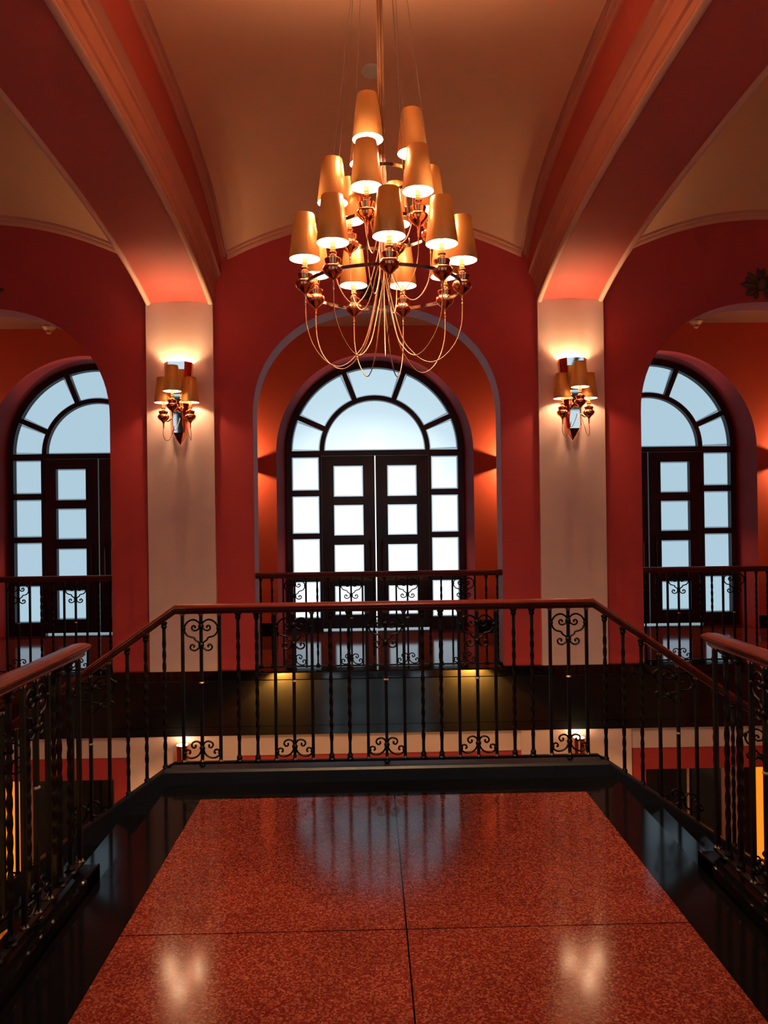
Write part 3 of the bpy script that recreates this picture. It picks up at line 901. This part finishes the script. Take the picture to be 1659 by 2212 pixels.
# ------------------------------------------------------------------ chandelier
CHX, CHY = 0.088, 4.0
ch = empty('chandelier', (CHX, CHY, EYE + 0.745))
tag(ch, 'three-tier copper chandelier with gold cone shades and looping cords', 'chandelier')
ZCE = edge_z(CHY) + 0.35 * (1 - ((CHX - CX) / PE) ** 2)
zb = EYE + 0.745
MS = lamp_set(1.0)
tiers = [(0.40, EYE + 1.277, [-87 + 40 * i for i in range(9)], 0.745),
         (0.255, EYE + 1.569, [-108 + 60 * i for i in range(6)], 1.06),
         (0.158, EYE + 1.845, [-116 + 120 * i for i in range(3)], 1.36)]
ci = 0
tot = 18
for ti, (R, zs, angs, zmin) in enumerate(tiers):
    zr = zs - 0.126 - zb
    N = 72
    mb = MB()
    A = []
    for k in range(N):
        a = 2 * PI * k / N
        A.append([((R + q[0]) * math.cos(a), (R + q[0]) * math.sin(a), zr + q[1]) for q in ((-.003, -.008), (.003, -.008), (.003, .008), (-.003, .008))])
    for k in range(N): mb.loft(A[k], A[(k + 1) % N], closed=True)
    mb.build('ring', M_CHROME, ch, smooth=True, angle=40)
    for ai, ang in enumerate(angs):
        a = math.radians(ang); x, y = R * math.cos(a), R * math.sin(a)
        add_lamp(ch, MS, x, y, zs - zb, P_CHAND)
        zf = zs - 0.224 - zb; zm = EYE + zmin - zb + random.uniform(-.0, .05)
        sw = random.uniform(-.05, .05)
        def P(fr, z, tw=0.0): return (R * fr * math.cos(a + tw), R * fr * math.sin(a + tw), z)
        ga = 2.399 * ci; gr = 0.0185 * math.sqrt((ci + .5) / tot)
        bx, by = gr * math.cos(ga), gr * math.sin(ga)
        D = zf - zm
        zc = zm + D * 1.0
        up = zm + 0.55 if ti == 0 else zm + 0.35
        pts = [P(1, zf), P(0.985, zf - D * .35), P(0.90, zf - D * .68, sw * .5), P(0.74, zf - D * .93, sw), P(0.56, zm, sw), P(0.37, zm + D * .18, sw), P(0.20, zm + D * .6, sw * .5),
               (bx * 1.4, by * 1.4, up), (bx * .8, by * .8, up + 0.35), (bx * .75, by * .75, 1.35 + 0.1 * ti), (bx, by, ZCE - zb - 0.02)]
        MB().tube(catmull(pts, 7), 0.0029, 6).build('cord', M_CORD, ch, smooth=True, angle=80)
        ci += 1
    # suspension wires
    for q in range(3):
        a = math.radians(30 + 25 * ti + 120 * q)
        MB().tube([(R * math.cos(a), R * math.sin(a), zr + .008), (0.05 * math.cos(a), 0.05 * math.sin(a), ZCE - zb - .01)], 0.0011, 5).build('suspension_wire', M_WIRE, ch)
        MB().lathe([(0.0, 0), (0.004, .002), (0.003, .03), (0.0, .034)], 8, R * math.cos(a), R * math.sin(a), zr + .006, cap=False).build('wire_clamp', M_CHROME, ch)
MB().lathe([(0.0, -.05), (0.05, -.05), (0.11, -.03), (0.13, -.005), (0.13, .03)], 28, 0, 0, ZCE - zb, cap=False).build('canopy', M_COPPER, ch, smooth=True)

# ------------------------------------------------------------------ wall sconces on the pilasters
MS2 = lamp_set(1.07)
def sconce(px, label, yw=YW - 0.04, rz=0.0):
    zt = EYE + 1.46
    s = empty('wall_sconce', (px, yw, zt), rz)
    tag(s, label, 'wall lamp', 'pilaster sconces')
    # mirrored faceted bracket: half-hexagonal, tapering to a point; open on top
    def hexsec(hw, dp, z): return [(-hw, 0, z), (-hw, -dp * .45, z), (-hw * .6, -dp, z), (hw * .6, -dp, z), (hw, -dp * .45, z), (hw, 0, z)]
    A, B_, C_, D_ = hexsec(.132, .15, 0), hexsec(.115, .135, -.20), hexsec(.095, .115, -.42), hexsec(.077, .095, -.66)
    tip = (0, -.01, -.77)
    for q, (f0, f1) in enumerate(((A, B_), (B_, C_), (C_, D_))):
        mb = MB()
        for i in range(5):
            mb.add([f0[i], f0[i + 1], f1[i + 1], f1[i]], [(0, 1, 2, 3)], 1 if i == 2 else 0)
        mb.build('bracket', [M_COPMIR, M_MIRROR], s)
    mb = MB()
    for i in range(5): mb.add([D_[i], D_[i + 1], tip], [(0, 1, 2)])
    mb.build('bracket_point', M_COPMIR, s)
    light('uplight', s, (-.03, -.055, -.10), P_SCONCE_UP, UPCOL, 0.025)
    light('uplight', s, (0.05, -.055, -.12), P_SCONCE_UP * .5, UPCOL, 0.025)
    for x, y, z in ((0, -.30, -.305), (-.125, -.135, -.385), (.125, -.135, -.385)):
        l = add_lamp(s, MS2, x, y, z, P_SCONCE, 1.07)
        arm = catmull([(x, y, z - .14), (x * .8, y * .7, z - .17), (x * .5, -.08, z - .14), (x * .35, -.03, z - .12)], 5)
        MB().tube(arm, .006, 8).build('arm', M_COPPER, s, smooth=True)
        zf = z - .236
        cx2 = x * .45
        pts = [(x, y, zf), (x * 1.04, y, zf - .06), (x * .95 + .008, y * .95, zf - .11), (x * .75 + .02, y * .8, zf - .10), (cx2 + .02, -.10, zf + .02), (cx2, -.05, zf + .12)]
        MB().tube(catmull(pts, 6), .0028, 6).build('cord', M_CORD, s, smooth=True)
SC = 'copper wall sconce with three gold shades on the '
sconce(PIL[1], SC + 'left cream pilaster'); sconce(PIL[2], SC + 'right cream pilaster')
sconce(PIL[1], SC + 'near wall, left behind the viewer, added unseen for fill light', YB + 0.04, PI); sconce(PIL[2], SC + 'near wall, right behind the viewer, added unseen for fill light', YB + 0.04, PI)  # this near pair is added out of view to light the far wall

# ------------------------------------------------------------------ up-and-down lights on the gallery piers
for i, px in enumerate(PIL):
    g = empty('gallery_wall_light', (px, YG, 2.22))
    tag(g, 'small half-round up-and-down wall light on the gallery pier, %s' % ('leftmost', 'second from left', 'second from right', 'rightmost')[i], 'wall lamp', 'gallery wall lights')
    mb = MB()
    hp = [(0.115 * math.cos(PI + PI * k / 12), 0.115 * math.sin(PI + PI * k / 12)) for k in range(13)]
    mb.loft([(p[0], p[1], -.028) for p in hp], [(p[0], p[1], .028) for p in hp])
    mb.loft([(p[0] * .96, p[1] * .96, -.028) for p in hp], [(p[0] * .96, p[1] * .96, .028) for p in hp])
    mb.build('lamp_drum', M_COPPER, g, smooth=True)
    light('drum_light', g, (0, -.08, 0), P_GALLERY, (1, .5, .22), 0.006)

# ------------------------------------------------------------------ small fittings
for y, nm in ((5.93, 'larger one beside the chandelier cords'), (6.62, 'smaller one behind the chandelier shades')):
    x = CX - 0.028 if y < 6 else CX + 0.04
    slope = (edge_z(y + .05) - edge_z(y - .05)) / .1
    z = edge_z(y) + 0.35 * (1 - ((x - CX) / PE) ** 2)
    r = 0.076 if y < 6 else 0.05
    o = MB().lathe([(0.0, -.022), (r * .8, -.022), (r * .96, -.018), (r, -.010), (r, .01)], 28, cap=False).build('ceiling_speaker', M_WHITE, None, smooth=True, loc=(x, y, z))
    o.rotation_euler.x = math.atan(slope)
    tag(o, 'round cream disc on the vault, %s' % nm, 'ceiling fitting', 'discs on the vault')
for xx, nm in ((-4.06, 'left'), (4.28, 'right')):
    yy = 10.13
    o = empty('smoke_detector', (xx, yy, ZGC)); tag(o, 'smoke detector on the gallery ceiling behind the %s arch' % nm, 'smoke detector', 'smoke detectors')
    MB().lathe([(0.085, 0), (0.085, -.012), (0.06, -.045), (0.045, -.052), (0.0, -.052)], 24, cap=False).build('base', M_DETECT, o, smooth=True)
    MB().lathe([(0.028, -.05), (0.03, -.060), (0.034, -.066), (0.03, -.085), (0.015, -.098), (0, -.10)], 18, cap=False).build('sensor_head', M_DETECT, o, smooth=True)

def leaf(mb, x, z, ang, ln, wd, th):
    """leaf-shaped relief lobe lying on the wall plane"""
    c, s = math.cos(ang), math.sin(ang); n = 8; rows = []
    for i in range(n + 1):
        t = i / n; w = wd * math.sin(PI * min(1, t * .92 + .08)) ** .8 + .001; d = t * ln
        row = []
        for q in (-1, -.6, 0, .6, 1):
            h = th * (1 - abs(q)) ** .6 * math.sin(PI * (t * .85 + .12))
            px, pz = d, q * w
            row.append((x + px * c - pz * s, -0.004 - h, z + px * s + pz * c))
        rows.append(row)
    mb.grid(rows)
for c, nm in zip(BAYS, ('left', 'middle', 'right')):
    mb = MB()
    for s in (-1, 1):
        for x, z, a, ln, wd in ((.02, -.02, 10, .19, .035), (.03, -.04, -25, .14, .035), (.03, .02, 45, .15, .03), (.0, .04, 75, .13, .025), (.10, .0, 60, .09, .025), (.10, -.05, -50, .07, .025), (.04, -.07, -70, .08, .025)):
            an = math.radians(a if s > 0 else 180 - a)
            leaf(mb, s * x, z, an, ln, wd, .03)
    pr = [(0.055 * math.sin(PI * k / 8), -0.065 * math.cos(PI * k / 8)) for k in range(9)]
    mb.lathe(pr, 14, 0, -.01, 0)
    o = mb.build('wall_ornament', M_BRONZE, None, smooth=True, angle=60, loc=(c, YW - 0.002, EYE + 2.18))
    tag(o, 'dark bronze leaf ornament above the %s arch' % nm, 'ornament', 'leaf ornaments above the arches')

# ------------------------------------------------------------------ lower hall
mb = MB(); mb.box(-XS, XS, YB - .5, YWIN + .1, ZL - .1, ZL)
tag(mb.build('floor_lower', M_GROUND), 'dark stone floor of the hall below', 'floor', kind='structure')
mb = MB()
mb.box(-XS, XS, YW, YW + .3, -0.93, -0.72)
for i in range(4):
    px = PIL[i]
    mb.box(px - (BAY / 2 - RA), px + (BAY / 2 - RA), YW, YW + .3, ZL, -0.93)
for s in (-1, 1): mb.box(min(s * XS, PIL[0 if s < 0 else 3]), max(s * XS, PIL[0 if s < 0 else 3]), YW + .001, YW + .299, ZL, -0.93)
wl = mb.build('wall_lower', M_RED); tag(wl, 'red wall of the lower hall with square openings', 'wall', kind='structure')
mb = MB(); mb.box(-XS, XS, YW - .01, YW + .3, -0.72, -0.52); mb.build('frieze', M_CREAM, wl)
for px in PIL:
    mb = MB(); mb.box(px - .53, px + .53, YW - .035, YW + .02, ZL, -0.52); mb.build('pilaster', M_CREAM, wl)
mb = MB(); mb.add([(-XS, 10.4, ZL), (XS, 10.4, ZL), (XS, 10.4, -.3), (-XS, 10.4, -.3)], [(0, 1, 2, 3)])
tag(mb.build('wall_lower_rear', M_GREY), 'pale grey rear wall beyond the lower openings', 'wall', kind='structure')
# cylinder lights on the lower pilasters
def cyl(px, y, sg, label, z=-0.575, pu=0.8, pd=3.0, colr=WARM):
    o = empty('cylinder_wall_light', (px, y, z)); tag(o, label, 'wall lamp', 'cylinder lights of the lower hall')
    r = 0.058
    mb = MB(); mb.lathe([(r, -.36), (r, 0)], 24, 0, sg * .09, 0, cap=False); mb.lathe([(r - .004, -.36), (r - .004, 0)], 24, 0, sg * .09, 0, cap=False)
    mb.lathe([(r - .004, 0), (r, 0)], 24, 0, sg * .09, 0, cap=False)
    mb.build('cylinder', M_COPPER, o, smooth=True)
    MB().lathe([(0, -.012), (r - .005, -.012)], 24, 0, sg * .09, 0, cap=False).build('diffuser', M_BULB, o)
    MB().lathe([(0, -.348), (r - .005, -.348)], 24, 0, sg * .09, 0, cap=False).build('diffuser', M_BULB, o)
    mb = MB(); mb.box(-.02, .02, min(0, sg * .04), max(0, sg * .04), -.2, -.14); mb.build('mount', M_COPPER, o)
    light('cylinder_light', o, (0, sg * .09, .012), pu, colr, .02)
    light('cylinder_light', o, (0, sg * .09, -.375), pd, colr, .02)
for i, nm in ((1, 'left'), (2, 'right')):
    cyl(PIL[i], YW - .035, -1, 'copper cylinder light on the lower %s pilaster facing the landing' % nm)
    cyl(PIL[i], YB + .04, 1, 'copper cylinder light on the near lower wall, %s of the landing' % nm, -0.95, 4.0, 110.0, (1.0, .52, .08))
# wall patches with lamplight put in as glow, and furniture, lower rear rooms
for s, nm in ((-1, 'left'), (1, 'right')):
    xa, xb = (s * 4.52, s * 6.6)
    if s > 0: xa = 4.98
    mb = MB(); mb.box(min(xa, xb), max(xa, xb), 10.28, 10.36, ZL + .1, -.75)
    o = empty('lit_wall_patch', (0, 0, 0)); tag(o, 'orange wall patch, lamplight put in as glow, far below on the %s' % nm, 'lit wall patch', 'lit wall patches of the lower rear rooms')
    mb.build('panel', M_LITWALL, o)
    mb = MB(); q = xa - s * .05
    mb.box(min(q, xa), max(q, xa), 10.26, 10.38, ZL + .05, -.7); mb.build('panel_frame', M_BLACKL, o)
    mb = MB(); mb.box(min(xa - s * .38, xa - s * .09), max(xa - s * .38, xa - s * .09), 10.3, 10.39, ZL, -.4)
    tag(mb.build('wall_strip', M_PINKISH), 'pinkish wall strip beside the orange lit-wall patch on the %s' % nm, 'wall panel', kind='structure')
    # cabinet
    cx0 = -3.5 if s < 0 else 3.72
    c = empty('display_cabinet', (cx0, 9.2, ZL)); tag(c, 'tall black display cabinet with brass post, lower hall on the %s' % nm, 'cabinet', 'cabinets of the lower hall')
    mb = MB(); mb.box(-.37, .37, -.02, .38, 0, 2.6); mb.build('body', M_BLACKL, c)
    for k in (-1, 1):
        mb = MB(); mb.box(min(.015 * k, .35 * k), max(.015 * k, .35 * k), -.045, -.02, .1, 2.5)
        d = mb.build('cabinet_door', M_CABGL, c)
        MB().tube([(.04 * k, -.06, 1.2), (.04 * k, -.06, 1.5)], .008, 8).build('door_handle', M_BRASS, d)
    MB().tube([(-s * .05, -.09, 0), (-s * .05, -.09, 2.55)], .018, 10).build('post', M_BRASS, c, smooth=True)
    d = light('rear_room_fill', o, (s * 4.2, 9.0, -1.0), 9.0, (1, .62, .34), .15)  # fill light added for the lower rear room, no fitting modelled
